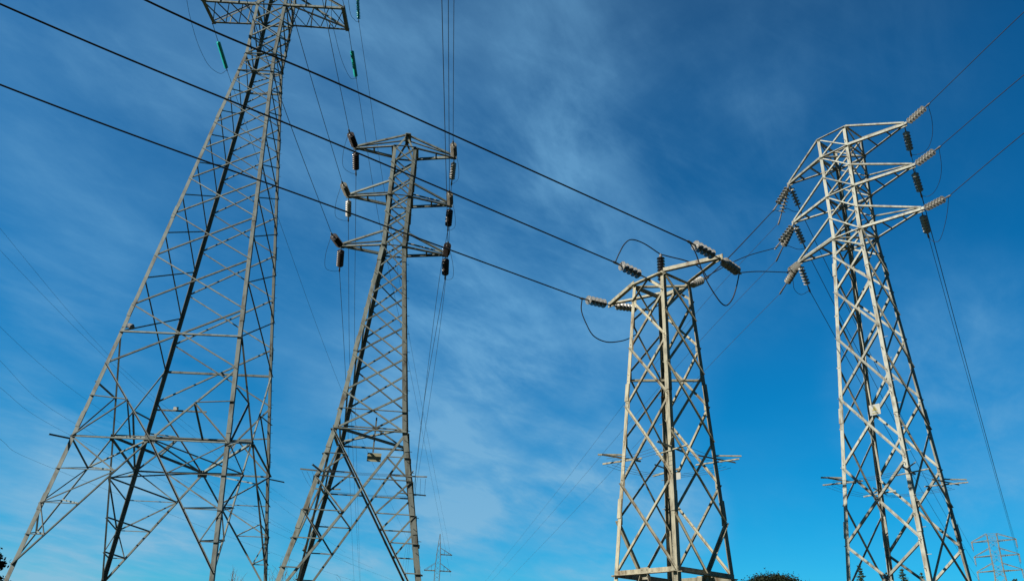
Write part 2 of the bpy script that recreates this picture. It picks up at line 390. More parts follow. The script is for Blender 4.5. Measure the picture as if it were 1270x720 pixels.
    def footing(s, zbot):
        for l in 'ABCD':
            p = s.P(l, zbot); w = s.W(p); bm = bmesh.new()
            g = zg(w.x, w.y); c = Vector((p.x, p.y, 0)); lo, hi = g - .5 - s.zb, max(g + .35, zbot - .0) - s.zb + .12
            add_section(bm, [[c + Vector((a * .5, b * .5, lo)) for a, b in ((-1, -1), (1, -1), (1, 1), (-1, 1))],
                             [c + Vector((a * .5, b * .5, hi - .1)) for a, b in ((-1, -1), (1, -1), (1, 1), (-1, 1))],
                             [c + Vector((a * .42, b * .42, hi)) for a, b in ((-1, -1), (1, -1), (1, 1), (-1, 1))]])
            s.part('footing', bm, None, 1e3, M['concrete'])
    def guard(s, z, ln, b, kinds=(0, 1, 2), wires=True):
        """anti-climbing brackets around each leg, with barbed wire strung between them"""
        tips = {}
        for l in 'ABCD':
            sx, sy = SG[l]; p = s.P(l, z); dirs = [Vector((sx, .18 * sy, 0)), Vector((.18 * sx, sy, 0)), Vector((sx, sy, 0)).normalized()]
            for k in kinds:
                d = dirs[k].normalized(); back = ln * (.95 if k < 2 else .1)
                zz = Vector((0, 0, .03 + .09 * k))
                bm = bmesh.new()
                add_angle(bm, s.loc(p - d * back + zz), s.loc(p + d * ln + zz), Vector((0, 0, 1)), d.cross(Vector((0, 0, 1))), b, b * .15)
                s.part('climbing_guard', bm, None, 1)
            tips[l] = p
        if wires:
            for f, (n, l0, l1) in FACES.items():
                for k in range(3):
                    o = .3 + .3 * k
                    a, c = tips[l0] + n * (o * ln), tips[l1] + n * (o * ln)
                    mid = (a + c) / 2 - Vector((0, 0, .05)); bm = bmesh.new()
                    add_tube(bm, [s.loc(q) for q in spline([a, mid, c], 6)], .005, 4)
                    s.part('barbed_wire', bm, None, 1, M['wire_grey'])
    def arm(s, z, z_tie, L, xs, b, tip_dz=0.0, struts=2, tie_from='both', ties=True, mid_tie=None, flat=False):
        """pointed crossarm: two chords from the legs to the tip, ties from higher up, flat struts between the chords"""
        sx = xs; legs = ('B', 'D') if sx > 0 else ('A', 'C')
        tip = Vector((sx * L, 0, z + tip_dz)); bm = bmesh.new(); chords = []
        for l in legs:
            p = s.P(l, z); sy = SG[l][1]
            if flat: add_angle(bm, s.loc(p + Vector((0, -sy * b, 0))), s.loc(tip + Vector((0, sy * .05 - sy * b, 0))), Vector((0, sy, 0)), Vector((0, 0, 1)), b, b * .14)
            else: add_angle(bm, s.loc(p), s.loc(tip + Vector((0, sy * .05, 0))), Vector((0, 0, 1)), Vector((0, -sy, 0)), b, b * .14)
            chords.append(p)
        add_plate(bm, s.loc(tip + Vector((-sx * .02, 0, .03))), Vector((1, 0, 0)), Vector((0, 0, 1)), .26, .2, .03)
        i = s.part('crossarm', bm, None, 1e3)
        if ties:
            tl = legs if tie_from == 'both' else (legs[0],)
            for l in tl:
                p = s.P(l, z_tie) if mid_tie is None else Vector(mid_tie) + Vector((0, SG[l][1] * .25, 0)); sy = SG[l][1]
                t2 = bmesh.new(); add_angle(t2, s.loc(p), s.loc(tip + Vector((0, sy * .03, .10))), Vector((0, 0, 1)), Vector((0, -sy, 0)), b * .75, b * .11)
                s.part('tie', t2, i, 1)
        for k in range(struts):
            f = (k + 1) / (struts + 1)
            a, c = chords[0].lerp(tip, f), chords[1].lerp(tip, f); t2 = bmesh.new()
            add_angle(t2, s.loc(a + Vector((0, 0, .012))), s.loc(c + Vector((0, 0, .012))), Vector((sx, 0, 0)), Vector((0, 0, 1)), b * .65, b * .1)
            s.part('strut', t2, i, 1)
        return s.W(tip)
    def finish(s, cap=100):
        if s.simple:
            bm = bmesh.new(); arms = []
            for name, b, par, wt, mat in s.parts:
                me = bpy.data.meshes.new('tmp'); b.to_mesh(me); b.free(); bm.from_mesh(me); bpy.data.meshes.remove(me)
            bmesh.ops.recalc_face_normals(bm, faces=bm.faces); s.bulk.free()
            obj('lattice', bm, s.mat, s.root); return s
        made = {}
        names = {}
        for i, p in enumerate(s.parts): names.setdefault((p[0], p[2]), []).append(i)
        over = {}
        for (nm, par), ids in names.items():
            if len(ids) > cap:
                ids.sort(key=lambda i: -s.parts[i][3])
                for i in ids[cap - 1:]: over[i] = (nm, par)
        rest = {}
        for i, (name, bm, par, wt, mat) in enumerate(s.parts):
            if i in over:
                me = bpy.data.meshes.new('tmp'); bm.to_mesh(me); bm.free()
                rest.setdefault(over[i], [bmesh.new(), mat])[0].from_mesh(me); bpy.data.meshes.remove(me); continue
            made[i] = obj(name, bm, mat, made[par] if par is not None else s.root)
        for (nm, par), (bm, mat) in rest.items():
            o = obj(nm, bm, mat, made[par] if par is not None else s.root); o['kind'] = 'stuff'
        return s

# ---- the tall grey pylon on the left
def tall_pylon(x, y, th, mat, label, simple=False, group=None, dz=0.0):
    k = [(56.0, .12), (48.6, .80), (42.852, 1.029), (38.502, 1.013), (17.221, 3.259), (1.6, 5.051)]
    t = Tower(x, y, th, k, M[mat], 'lattice_pylon', label, group=group, simple=simple, dz=dz)
    zf = 5.05 if not simple else t.zb - dz + .8
    zbot = 3.3 if not simple else t.zb - dz
    LV = [38.502, 36.9, 35.2, 33.3, 31.25, 29.0, 26.5, 23.69, 20.6, 17.221]; L4 = 11.28
    t.legs(.205, zbot, step='D', splices=(33, 25.2, 18.6, 12.2, 8.0))
    bs = lambda z: .058 + .030 * (1 - (z - 11) / 30)
    for f in ('BD', 'CA'):
        for a, b in zip(LV, LV[1:]): t.x_panel(f, a, b, bs(b))
    HL = [(a + b) / 2 for a, b in zip(LV, LV[1:])] + [15.35]
    for f in ('AB', 'DC'):
        for a, b in zip([38.502] + HL, HL): t.x_panel(f, a, b, bs(b))
        n, l0, l1 = FACES[f]
        t.bar('horizontal_strut', t.P(l0, 17.221), t.P(l1, 17.221), n, .12)
        t.bar('horizontal_strut', t.P(l0, 36.9), t.P(l1, 36.9), n, .1)
        K = t.fp(f, 0, L4)
        for l in (l0, l1):
            t.bar('diagonal_brace', t.P(l, HL[-1]), K, n, .085, side=1 if l == l0 else -1)
            t.bar('main_diagonal', K, t.P(l, zf), n, .10)
            t.bar('horizontal_strut', t.P(l, L4), K, n, .085)
        t.gusset(K, n, .55, .4)
    # head between the bend and the crossarm, and above
    for f in FACES:
        for a, b in ((38.502, 40.0), (40.0, 41.45), (41.45, 42.852), (42.852, 44.8), (44.8, 46.7), (46.7, 48.6), (48.6, 50.8), (50.8, 53.2)):
            t.x_panel(f, b, a, .085)
        n, l0, l1 = FACES[f]
        for z in (38.502, 42.852, 48.6): t.bar('horizontal_strut', t.P(l0, z), t.P(l1, z), n, .1)
    XC = {}
    for f in ('BD', 'CA'):
        n, l0, l1 = FACES[f]; w3, wf = t.w(17.221), t.w(zf)
        f0 = w3 / (w3 + wf); zx = 17.221 + (zf - 17.221) * f0
        t.bar('main_diagonal', t.P(l0, 17.221), t.P(l1, zf), n, .10, side=1)
        t.bar('main_diagonal', t.P(l1, 17.221), t.P(l0, zf), n, .10, side=-1)
        XC[f] = t.P(l0, 17.221).lerp(t.P(l1, zf), f0)
        for l in (l0, l1): t.shelf('horizontal_strut', t.P(l, L4), XC[f], n, .12)
        t.gusset(XC[f], n, .45, .35)
    # flat diaphragm ring between the face centres
    ring = [t.fp('AB', 0, L4), XC['BD'], t.fp('DC', 0, L4), XC['CA']]
    for a, b in zip(ring, ring[1:] + ring[:1]): t.bar('diaphragm_bar', a, b, Vector((0, 0, 1)), .12)
    t.bar('diaphragm_bar', ring[0], ring[2], Vector((0, 0, 1)), .09)
    t.bar('diaphragm_bar', ring[1] + Vector((0, 0, .1)), ring[3] + Vector((0, 0, .1)), Vector((0, 0, 1)), .09)
    # secondary bracing in the legs
    for f, (n, l0, l1) in FACES.items():
        C = t.fp(f, 0, L4) if f in ('AB', 'DC') else XC[f]
        for l in (l0, l1):
            zt = L4; foot = t.P(l, zf)
            lp = [t.P(l, zt + (zf - zt) * q) for q in (0, .27, .54, .78)]
            dp = [C.lerp(foot, q) for q in (0, .27, .54, .78)]
            for q in (1, 2, 3):
                t.shelf('secondary_strut', lp[q], dp[q], n, .07)
                t.bar('secondary_brace', lp[q - 1], dp[q], n, .065) if q != 2 else t.bar('secondary_brace', lp[q], dp[q - 1], n, .065)
            # above the diaphragm
            up = t.P(l, HL[-1] if f in ('AB', 'DC') else 17.221)
            top = up.lerp(C, .5) if f in ('AB', 'DC') else t.P(l, 17.221).lerp(C, .62)
            lg = t.P(l, top.z + .15)
            t.shelf('secondary_strut', lg, top, n, .10)
            t.bar('secondary_brace', t.P(l, L4), top, n, .085)
        if f in ('AB', 'DC'):
            for l, other in ((l0, 'CA' if f == 'AB' else 'BD'), (l1, 'BD' if f == 'AB' else 'CA')):
                top = t.P(l, HL[-1]).lerp(C, .5)
                t.bar('secondary_brace', top, C.lerp(XC[other], .5), n, .085)
    # level hip braces across the inside of each leg
    for l, (f1, f2) in {'A': ('AB', 'CA'), 'B': ('AB', 'BD'), 'C': ('DC', 'CA'), 'D': ('DC', 'BD')}.items():
        foot = t.P(l, zf); C1, C2 = [t.fp(f, 0, L4) if f in ('AB', 'DC') else XC[f] for f in (f1, f2)]
        for q in (.27, .54, .78): t.bar('hip_brace', C1.lerp(foot, q), C2.lerp(foot, q), Vector((0, 0, 1)), .075)
        t.bar('hip_brace', C1, C2.lerp(foot, .27), Vector((0, 0, 1)), .07)
    # crossarms: flat, box-shaped, plan bracing seen from below
    def box_arm(z, sx, L, z_tie, ends):
        bm = bmesh.new(); zz = Vector((0, 0, z)); lf, lb = ('B', 'D') if sx > 0 else ('A', 'C')
        F = [t.P(lf, z), Vector((sx * L, ends[0], z))]; B = [t.P(lb, z), Vector((sx * L * .985, ends[1], z))]
        add_angle(bm, t.loc(F[0]), t.loc(F[1]), Vector((0, 1, 0)), Vector((0, 0, 1)), .15, .022)
        add_angle(bm, t.loc(B[0]), t.loc(B[1]), Vector((0, -1, 0)), Vector((0, 0, 1)), .15, .022)
        add_angle(bm, t.loc(F[1] + Vector((0, -.1, .003))), t.loc(B[1] + Vector((0, .1, .003))), Vector((0, 0, 1)), Vector((-sx, 0, 0)), .24, .03)
        i = t.part('crossarm', bm, None, 1e3)
        def sub(nm, p, q, b=.075, dz=.02, out=Vector((0, 0, 1))):
            q2 = bmesh.new(); o = out * dz; p, q = Vector(p), Vector(q); ax = (q - p).normalized()
            add_angle(q2, t.loc(p + o), t.loc(q + o), ax.cross(out), out, b, b * .14); t.part(nm, q2, i, 1)
        n = 4
        for q in range(n):
            a, b = q / n, (q + 1) / n
            sub('plan_brace', F[0].lerp(F[1], a), B[0].lerp(B[1], b), .06)
            sub('plan_brace', B[0].lerp(B[1], a), F[0].lerp(F[1], b), .06, .09)
        other = t.P(lf if False else ('A' if sx > 0 else 'B'), z)
        sub('plan_brace', B[1], t.P(lf, z), .09, .16)
        for l, e in ((lf, F), (lb, B)):
            T = t.P(l, z_tie); out = Vector((0, SG[l][1], 0))
            sub('tie', T, e[1] + Vector((0, 0, .05)), .12, .0, out)
            for q, w in ((.33, .33), (.66, .66)):
                sub('hanger', e[0].lerp(e[1], q), T.lerp(e[1], w), .07, .0, out)
        return t.W(F[1]), t.W(B[1])
    tips = [box_arm(42.852, -1, 4.84, 45.6, (-1.15, 1.05)), box_arm(42.852, 1, 5.12, 45.6, (-.95, 1.2)), box_arm(48.6, 1, 5.0, 51.0, (-.85, .95))]
    if not simple:
        t.guard(10.9, .95, .075, kinds=(2,), wires=False)
        t.footing(zbot)
        # small plate and bracket box
        bm = bmesh.new(); p = t.fp('DC', .62, 14.9); add_plate(bm, t.loc(p + Vector((0, -.1, .1))), Vector((1, 0, 0)), Vector((0, 0, 1)), .30, .18, .03)
        t.part('marker_plate', bm, None, 1, M['sign_white'])
        t.bar('marker_bracket', t.P('C', 14.9), t.fp('DC', .1, 14.9), Vector((0, 1, 0)), .09)
        bm = bmesh.new(); p = t.P('A', 17.45) + Vector((.45, .1, .1))
        add_tube(bm, [t.loc(p + Vector((-.2, 0, .12))), t.loc(p + Vector((.02, 0, 0))), t.loc(p + Vector((.14, 0, -.08)))], [.1, .17, .08], 8)
        add_tube(bm, [t.loc(t.P('A', 17.45)), t.loc(p)], .04, 6)
        t.part('bracket_box', bm, None, 1, M['hardware'])
    t.finish(); t.tips = tips; return t
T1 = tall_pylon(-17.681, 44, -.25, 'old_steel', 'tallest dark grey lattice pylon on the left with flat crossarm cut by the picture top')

# ---- the slim three-armed pylon behind the wires
def slim_pylon():
    k = [(23.487, .53), (18.265, .515), (9.709, 1.39), (1.6, 2.942)]
    t = Tower(-5.34, 32, 5.08, k, M['mid_steel'], 'lattice_pylon', 'slim grey lattice pylon with three pairs of short arms and dark insulators, left of centre')
    zbot = zg(-5.34, 32) + .1; zf = zbot + .5
    t.legs(.165, zbot, step='B', splices=(17.8, 13.4, 9.3, 6.2))
    for a, b in ((23.48, 22.6), (22.6, 21.7), (21.7, 20.83), (20.83, 19.97), (19.97, 19.1), (19.1, 18.25)):
        for f in FACES: t.x_panel(f, a, b, .065)
    zs = [18.25, 17.0, 15.7, 14.35, 12.9, 11.3, 9.709]
    zo = [18.25, 17.7, 16.35, 15.0, 13.6, 12.1, 10.5]
    for f in FACES:
        seq = zs if f in ('AB', 'DC') else zo + [9.709]
        for a, b in zip(seq, seq[1:]): t.x_panel(f, a, b, .05 + .018 * (18 - b) / 8)
        n, l0, l1 = FACES[f]
        for z in (23.48, 20.83, 18.25, 9.709): t.shelf('horizontal_strut', t.P(l0, z), t.P(l1, z), n, .08 if z > 10 else .10)
        if f in ('AB', 'DC'): t.shelf('horizontal_strut', t.P(l0, 10.55), t.P(l1, 10.55), n, .07)
        # long crossing diagonals of the base
        w0, w1 = t.w(9.709), t.w(zf); q = w0 / (w0 + w1)
        t.bar('main_diagonal', t.P(l0, 9.709), t.P(l1, zf), n, .08, side=1)
        t.bar('main_diagonal', t.P(l1, 9.709), t.P(l0, zf), n, .09, side=-1)
        X = t.P(l0, 9.709).lerp(t.P(l1, zf), q)
        for l, o in ((l0, l1), (l1, l0)):
            for s_ in (.45, .85):
                z = 9.709 + (X.z - 9.709) * s_
                t.shelf('secondary_strut', t.P(l, z), t.P(l, 9.709).lerp(X, s_), n, .07)
            for s_ in (.22, .46, .7):
                z = X.z + (zf - X.z) * s_
                t.shelf('secondary_strut', t.P(l, z), X.lerp(t.P(l, zf), s_), n, .07)
            t.bar('secondary_brace', t.P(l, 9.709 + (X.z - 9.709) * .45), X.lerp(t.P(o, 9.709), .12), n, .065) if False else None
            z1, z2 = 9.709 + (X.z - 9.709) * .85, X.z + (zf - X.z) * .22
            t.bar('secondary_brace', t.P(l, z1), X.lerp(t.P(l, zf), .22), n, .065)
            t.bar('secondary_brace', t.P(l, z2), X.lerp(t.P(l, zf), .46), n, .065)
            t.bar('secondary_brace', t.P(l, z1), t.P(l, 9.709).lerp(X, .45), n, .065)
    t.bar('diaphragm_bar', t.P('A', 9.75), t.P('D', 9.75), Vector((0, 0, 1)), .12)
    t.bar('diaphragm_bar', t.P('C', 9.85), t.P('B', 9.85), Vector((0, 0, 1)), .09)
    # peak
    pk = 24.36; bm = bmesh.new()
    for l in 'ABCD':
        sy = SG[l][1]; add_angle(bm, t.loc(t.P(l, 23.2)), t.loc(Vector((0, sy * .28, pk))), Vector((-SG[l][0], 0, 0)), Vector((0, -sy, 0)), .08, .012)
    add_angle(bm, t.loc(Vector((-.06, -.42, pk))), t.loc(Vector((-.06, .42, pk))), Vector((1, 0, 0)), Vector((0, 0, -1)), .26, .03)
    t.part('peak', bm, None, 1e3)
    t.tipsL, t.tipsR = [], []
    for z, zt, mid in ((23.48, None, (0, 0, pk)), (20.83, 21.55, None), (18.25, 18.95, None)):
        t.tipsL.append(t.arm(z, zt, 2.32, -1, .105, struts=1, mid_tie=mid, flat=True)); t.tipsR.append(t.arm(z, zt, 2.32, 1, .105, struts=1, mid_tie=mid, flat=True))
    t.guard(7.95, .62, .05, kinds=(0, 1), wires=True)
    bm = bmesh.new(); p = t.fp('DC', 0, 9.42); add_plate(bm, t.loc(p + Vector((.05, .28, 0))), Vector((1, 0, 0)), Vector((0, 0, 1)), .58, .36, .02)
    t.part('sign_plate', bm, None, 1, M['sign_yellow'])
    t.bar('sign_hanger', t.fp('DC', 0, 9.55), t.fp('DC', 0, 11.0), Vector((0, 1, 0)), .06)
    t.footing(zbot); return t.finish()
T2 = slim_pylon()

# ---- the short pale pylon with a diamond top frame
def short_pylon():
    k = [(12.831, .621), (1.6, 1.256)]
    t = Tower(4.723, 23, -53.03, k, M['pale_steel'], 'lattice_pylon', 'short pale lattice pylon with flat diamond top and one upright black insulator')
    zbot = zg(4.7, 23) + .1
    t.legs(.135, zbot, step='C', splices=(9.25, 5.85))
    o = [12.831, 11.54, 9.82, 7.78, 5.53]; e = [12.25, 10.7, 8.85, 6.57, 4.10]
    UPV = Vector((0, 0, 1))
    for f, (n, l0, l1) in FACES.items():
        if f in ('BD', 'CA'):
            for a, b in zip(o, o[1:]): t.x_panel(f, a, b, .08 if f == 'BD' else .065)
            C = t.fp(f, 0, 4.12)
            for l in (l0, l1): t.bar('diagonal_brace', t.P(l, 5.53), C, n, .09)
        else:
            for a, b in zip(e, e[1:]): t.x_panel(f, a, b, .062)
            C = t.fp(f, 0, 12.8)
            for l in (l0, l1): t.bar('diagonal_brace', t.P(l, 12.25), C, n, .075)
        t.node_plates(f, (o[1:] if f in ('BD', 'CA') else e[:-1]), .13, .22)
        t.bar('horizontal_strut', t.P(l0, 4.10), t.P(l1, 4.10), n, .14)
        c = t.fp(f, 0, 4.05); t.gusset(c, n, .30, .30)
        for l, s_ in ((l0, -.12), (l1, .12)): t.bar('base_diagonal', t.fp(f, s_, 4.0), t.fp(f, s_ * 5, zbot + .4), n, .10)
        if f in ('AB', 'DC'): t.bar('top_beam', t.P(l0, 12.831), t.P(l1, 12.831), n, .115)
        else: t.bar('top_beam', t.P(l0, 12.80), t.P(l1, 12.80), n, .095)
    t.bar('diaphragm_bar', t.P('A', 12.72), t.P('D', 12.72), UPV, .09)
    t.bar('diaphragm_bar', t.P('A', 9.6), t.P('D', 9.6), UPV, .085)
    t.bar('diaphragm_bar', t.P('B', 9.45), t.P('C', 9.45), UPV, .06)
    t.tipL = t.arm(12.86, 0, 2.295, -1, .115, ties=False, struts=0); t.tipR = t.arm(12.86, 0, 2.295, 1, .115, ties=False, struts=0)
    t.mid = t.W(Vector((0, 0, 12.78)))
    t.guard(7.15, .70, .045, wires=True)
    bm = bmesh.new(); p = t.fp('DC', .62, 7.0); add_plate(bm, t.loc(p + Vector((0, -.06, 0))), Vector((1, 0, 0)), UPV, .46, .2, .01)
    t.part('sign_plate', bm, None, 1, M['sign_white'])
    t.footing(zbot); return t.finish()
T3 = short_pylon()

# ---- the tall pale pylon on the right, and its far twin
def tee_pylon(x, y, th, mat, label, simple=False, group=None, dz=0.0):
    k = [(22.456, .64), (17.677, .612), (1.6, 1.579)]
    if simple:
        k = [(22.456, .64), (17.677, .612), (-6.0, 2.05)]
    t = Tower(x, y, th, k, M[mat], 'lattice_pylon', label, group=group, simple=simple, dz=dz)
    zbot = t.zb - dz + .1
    t.legs(.138, zbot, step='B', splices=(16.3, 10.4, 6.4))
    head = [22.456, 21.54, 20.58, 19.62, 18.65, 17.677]
    for a, b in zip(head, head[1:]):
        for f in FACES: t.x_panel(f, a, b, .058)
    e = [17.677, 16.9, 15.36, 13.43, 11.08, 8.55, 5.9, max(3.6, zbot + .2)]; o = [17.677, 16.1, 14.35, 12.26, 9.93, 7.23, max(4.4, zbot + .3)]
    for f, (n, l0, l1) in FACES.items():
        seq = e if f in ('AB', 'DC') else o
        for a, b in zip(seq, seq[1:]): t.x_panel(f, a, b, .078)
        if not simple: t.node_plates(f, seq[1:-1], .12, .22)
        for z in (22.456, 21.54, 19.62, 17.677): t.bar('horizontal_strut', t.P(l0, z), t.P(l1, z), n, .08)
    t.bar('diaphragm_bar', t.P('A', 17.7), t.P('D', 17.7), Vector((0, 0, 1)), .09)
    t.bar('diaphragm_bar', t.P('A', 21.56), t.P('D', 21.56), Vector((0, 0, 1)), .09)
    t.tipsL, t.tipsR = [], []
    for z, zt in ((21.54, 22.456), (19.6, 20.58), (17.66, 18.65)):
        t.tipsL.append(t.arm(z, zt, 2.56, -1, .095, tip_dz=-.12)); t.tipsR.append(t.arm(z, zt, 2.70, 1, .095, tip_dz=.12))
    if not simple:
        t.guard(7.95, .72, .048, wires=True)
        d = ray(1093, 503); n = Vector((math.sin(t.th), -math.cos(t.th), 0))
        # danger plate on the near face
        A, B = t.P('B', 11.08), t.P('A', 8.55); p = A.lerp(B, .30)
        bm = bmesh.new(); add_plate(bm, t.loc(p + Vector((0, -.14, 0))), Vector((1, 0, 0)), Vector((0, 0, 1)), .39, .37, .012)
        i = t.part('sign_plate', bm, None, 1, M['sign_white'])
        bm = bmesh.new(); c = t.loc(p + Vector((0, -.149, .04)))
        tri = lambda dy: [c + Vector((x, dy, z)) for x, z in ((-.10, -.08), (.10, -.08), (0, .10))]
        add_section(bm, [tri(0), tri(-.004)])
        add_plate(bm, t.loc(p + Vector((0, -.15, -.12))), Vector((1, 0, 0)), Vector((0, 0, 1)), .22, .03, .006)
        t.part('faded_marking', bm, i, 1, M['sign_mark'])
        t.footing(zbot)
    return t.finish()
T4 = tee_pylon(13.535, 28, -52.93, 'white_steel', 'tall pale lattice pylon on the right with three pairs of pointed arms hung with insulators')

# ---- far pylons
T5 = tall_pylon(-22.6, 312, 4, 'old_steel', 'tiny far pylon right of the slim pylon, with one upper and two lower arms', simple=True, dz=-9.5)
T6 = tee_pylon(66.7, 112.5, -32, 'mid_steel', 'small distant pale three armed pylon at the lower right corner', simple=True, dz=-1.4)

# ------------------------------------------------------------------ insulators
DISC = {}
def disc_mesh(kind, r, h, mat):
    key = (kind, mat)
    if key in DISC: return DISC[key]
    bm = bmesh.new()
    if kind == 'long':
        prof = [(.02, 0), (r * .45, .004), (r * .5, h * .25), (r * .96, h * .45), (r, h * .56), (r * .9, h * .64), (r * .5, h * .72), (r * .42, h), (.02, h)]
    elif kind == 'post':
        prof = [(.03, 0), (r * .6, .002), (r * .6, h * .35), (r, h * .55), (r, h * .68), (r * .6, h * .8), (r * .6, h * .998), (.03, h)]
    else:
        prof = [(.015, 0), (.045, .002), (.05, h * .36), (r * .42, h * .46), (r * .80, h * .57), (r * .98, h * .71), (r, h * .79), (r * .94, h * .82), (r * .8, h * .70), (r * .68, h * .82), (r * .5, h * .70), (r * .3, h * .82), (.03, h * .86), (.02, h * 1.0), (.012, h)]
    add_lathe(bm, prof, 18)
    bmesh.ops.recalc_face_normals(bm, faces=bm.faces)
    me = bpy.data.meshes.new('insulator_disc'); bm.to_mesh(me); bm.free(); me.materials.append(M[mat])
    for p in me.polygons: p.use_smooth = True
    DISC[key] = me; return me
def string(P0, P1, label, group, n=6, r=.135, h=.14, mat='porcelain', kind='disc', lead=None, thing_name='insulator_string'):
    """insulator string hung at P0 and ending (wire clamp) at P1: Empty at P0 with discs, clevis and clamp"""
    P0, P1 = Vector(P0), Vector(P1); d = P1 - P0; L = d.length
    root = thing(thing_name, label, 'insulator', P0, 0, group)
    root.rotation_mode = 'QUATERNION'; root.rotation_quaternion = d.to_track_quat('Z', 'Y')
    tot = n * h; lead = lead if lead is not None else max(.05, (L - tot) * .5)
    if lead + tot > L - .05: lead = max(.03, L - tot - .1)
    me = disc_mesh(kind, r, h, mat)
    for i in range(n):
        o = bpy.data.objects.new('insulator_disc', me); COL.objects.link(o); o.parent = root; o.location = (0, 0, lead + i * h)
        o.rotation_euler = (0, 0, i * .4)
    bm = bmesh.new(); add_tube(bm, [(0, 0, -.04), (0, 0, lead * .45), (0, 0, lead + .01)], [.03, .02, .022], 8)
    add_plate(bm, Vector((0, 0, .02)), Vector((1, 0, 0)), Vector((0, 0, 1)), .09, .12, .03)
    obj('clevis', bm, M['hardware'], root)
    bm = bmesh.new(); e = lead + tot
    add_tube(bm, [(0, 0, e - .01), (0, 0, (e + L) / 2), (0, 0, L)], [.022, .03, .04], 8)
    add_tube(bm, [(0, -.0, L - .08), (0, .0, L + .04), (0, 0, L + .11)], [.035, .04, .02], 8)
    obj('wire_clamp', bm, M['hardware'], root)
    return root
def cable(name, pts, rad, label, cat, group=None, mat='wire', per=10, n=6):
    bm = bmesh.new(); add_tube(bm, spline(pts, per), rad, n)
    return tag(obj(name, bm, M[mat], smooth=True), label, cat, group)
def wire(pts, label, group=None, rad=.014, mat='wire', per=14): return cable('power_line', pts, rad, label, 'power line', group, mat, per)
def jumper(pts, label, group=None, rad=.013): return cable('jumper_cable', pts, rad, label, 'cable', group, 'wire', 8)

def px_path(P0, P1, pix):
    """loop between two fixed ends through sight-line points at depths in between"""
    n = len(pix) + 1; d0, d1 = P0.y, P1.y
    return [P0] + [at_y(x, y, d0 + (d1 - d0) * (i + 1) / n) for i, (x, y) in enumerate(pix)] + [P1]
def sag(a, b, s, n=5):
    a, b = Vector(a), Vector(b); return [a.lerp(b, i / n) - Vector((0, 0, 4 * s * (i / n) * (1 - i / n))) for i in range(n + 1)]

# ---- short pylon: three lines from the upper left, three back strings
G3 = 'insulator strings on the short pale pylon'
hL, hM, hR = at_az(722, 370, T3.tipL, 233), at_az(763, 325.5, T3.mid, 233), at_az(855, 300, T3.tipR, 233)
string(T3.tipL, hL, 'pale five disc insulator string at the left tip of the short pylon, pulling left', G3, 5, .155, .172, mat='porcelain_grey', lead=.2)
string(T3.mid, hM, 'pale five disc insulator string pulling left over the middle of the short pylon', G3, 5, .155, .172, mat='porcelain_grey', lead=.95)
string(T3.tipR, hR, 'pale five disc insulator string pulling left from the right tip of the short pylon', G3, 5, .158, .176, mat='porcelain_grey', lead=.25)
for P, h, mid, end, lb in ((T3.tipL, hL, (420, 259), (0, 105), 'lowest thick dark cable from the left edge to the left tip of the short pylon'),
                           (T3.mid, hM, (430, 184), (0, 5), 'middle thick dark cable from the top left corner to the centre of the short pylon'),
                           (T3.tipR, hR, (420, 104), (180, 0), 'uppermost thick dark cable from the picture top to the right tip of the short pylon')):
    a, b = at_az(*mid, P, 233), at_az(*end, P, 233); far = b + (b - a) * 3.5 + Vector((0, 0, 1.5))
    wire([h, a, b, far], lb, 'thick cables of the short pylon', .0205, per=20)
bR = at_len(917, 338, T3.tipR, 1.12, True)
bM = at_az(877, 344.5, T3.mid, 35); bM = at_y(877, 344.5, T3.W(T3.P('D', 12.8)).y + .7)
bL = at_y(806, 384.5, T3.tipL.y + .9)
dM = T3.W(T3.P('D', 12.8))
string(T3.tipR, bR, 'pale insulator string at the right tip of the short pylon, slanting down right', G3, 5, .155, .165, mat='porcelain_grey', lead=.14)
string(dM, bM, 'pale insulator string behind the right corner of the short pylon top', G3, 5, .14, .135, lead=.08)
string(T3.tipL, bL, 'pale insulator string under the top beam behind the left corner of the short pylon', G3, 6, .135, .15, lead=.2)
# upright post insulator on the top frame
pt = thing('post_insulator', 'upright black ribbed post insulator standing on the short pylon top', 'insulator', T3.W(Vector((0, 0, 12.86))))
me = disc_mesh('post', .13, .105, 'porcelain_black')
for i in range(8):
    o = bpy.data.objects.new('insulator_disc', me); COL.objects.link(o); o.parent = pt; o.location = (0, 0, .08 + i * .105)
bm = bmesh.new(); add_tube(bm, [(0, 0, -.05), (0, 0, .085)], .07, 10); obj('base_cap', bm, M['hardware'], pt)
bm = bmesh.new(); add_tube(bm, [(0, 0, .915), (0, 0, .99), (0, 0, 1.06)], [.06, .05, .03], 10); obj('top_cap', bm, M['hardware'], pt)
ptop = T3.W(Vector((0, 0, 12.86 + 1.04)))
GJ = 'jumper cables at the short pylon'
jumper(px_path(hL, bL, [(721, 384), (727, 401), (736, 416), (751, 423.5), (768, 423), (781, 419), (796, 408)]), 'loose black cable loop hanging below the left tip of the short pylon', GJ, .019)
jumper(px_path(hM, ptop, [(768, 314), (775, 302), (783, 297), (797, 301)]) , 'black cable rising over the left string to the upright black insulator', GJ, .019)
jumper(px_path(ptop, bM, [(834, 319), (850, 323), (864, 329), (873, 337)]), 'black cable running right from the upright black insulator', GJ, .019)
jumper(px_path(hR, bR, [(862, 312), (868, 328), (875, 345), (884, 361), (895, 376), (901, 378.5), (908, 371), (913, 357)]), 'black cable loop hanging below the right tip of the short pylon', GJ, .019)

# ---- right pylon
G4 = 'insulator strings on the right pylon'
lvl = ('top', 'middle', 'lowest')
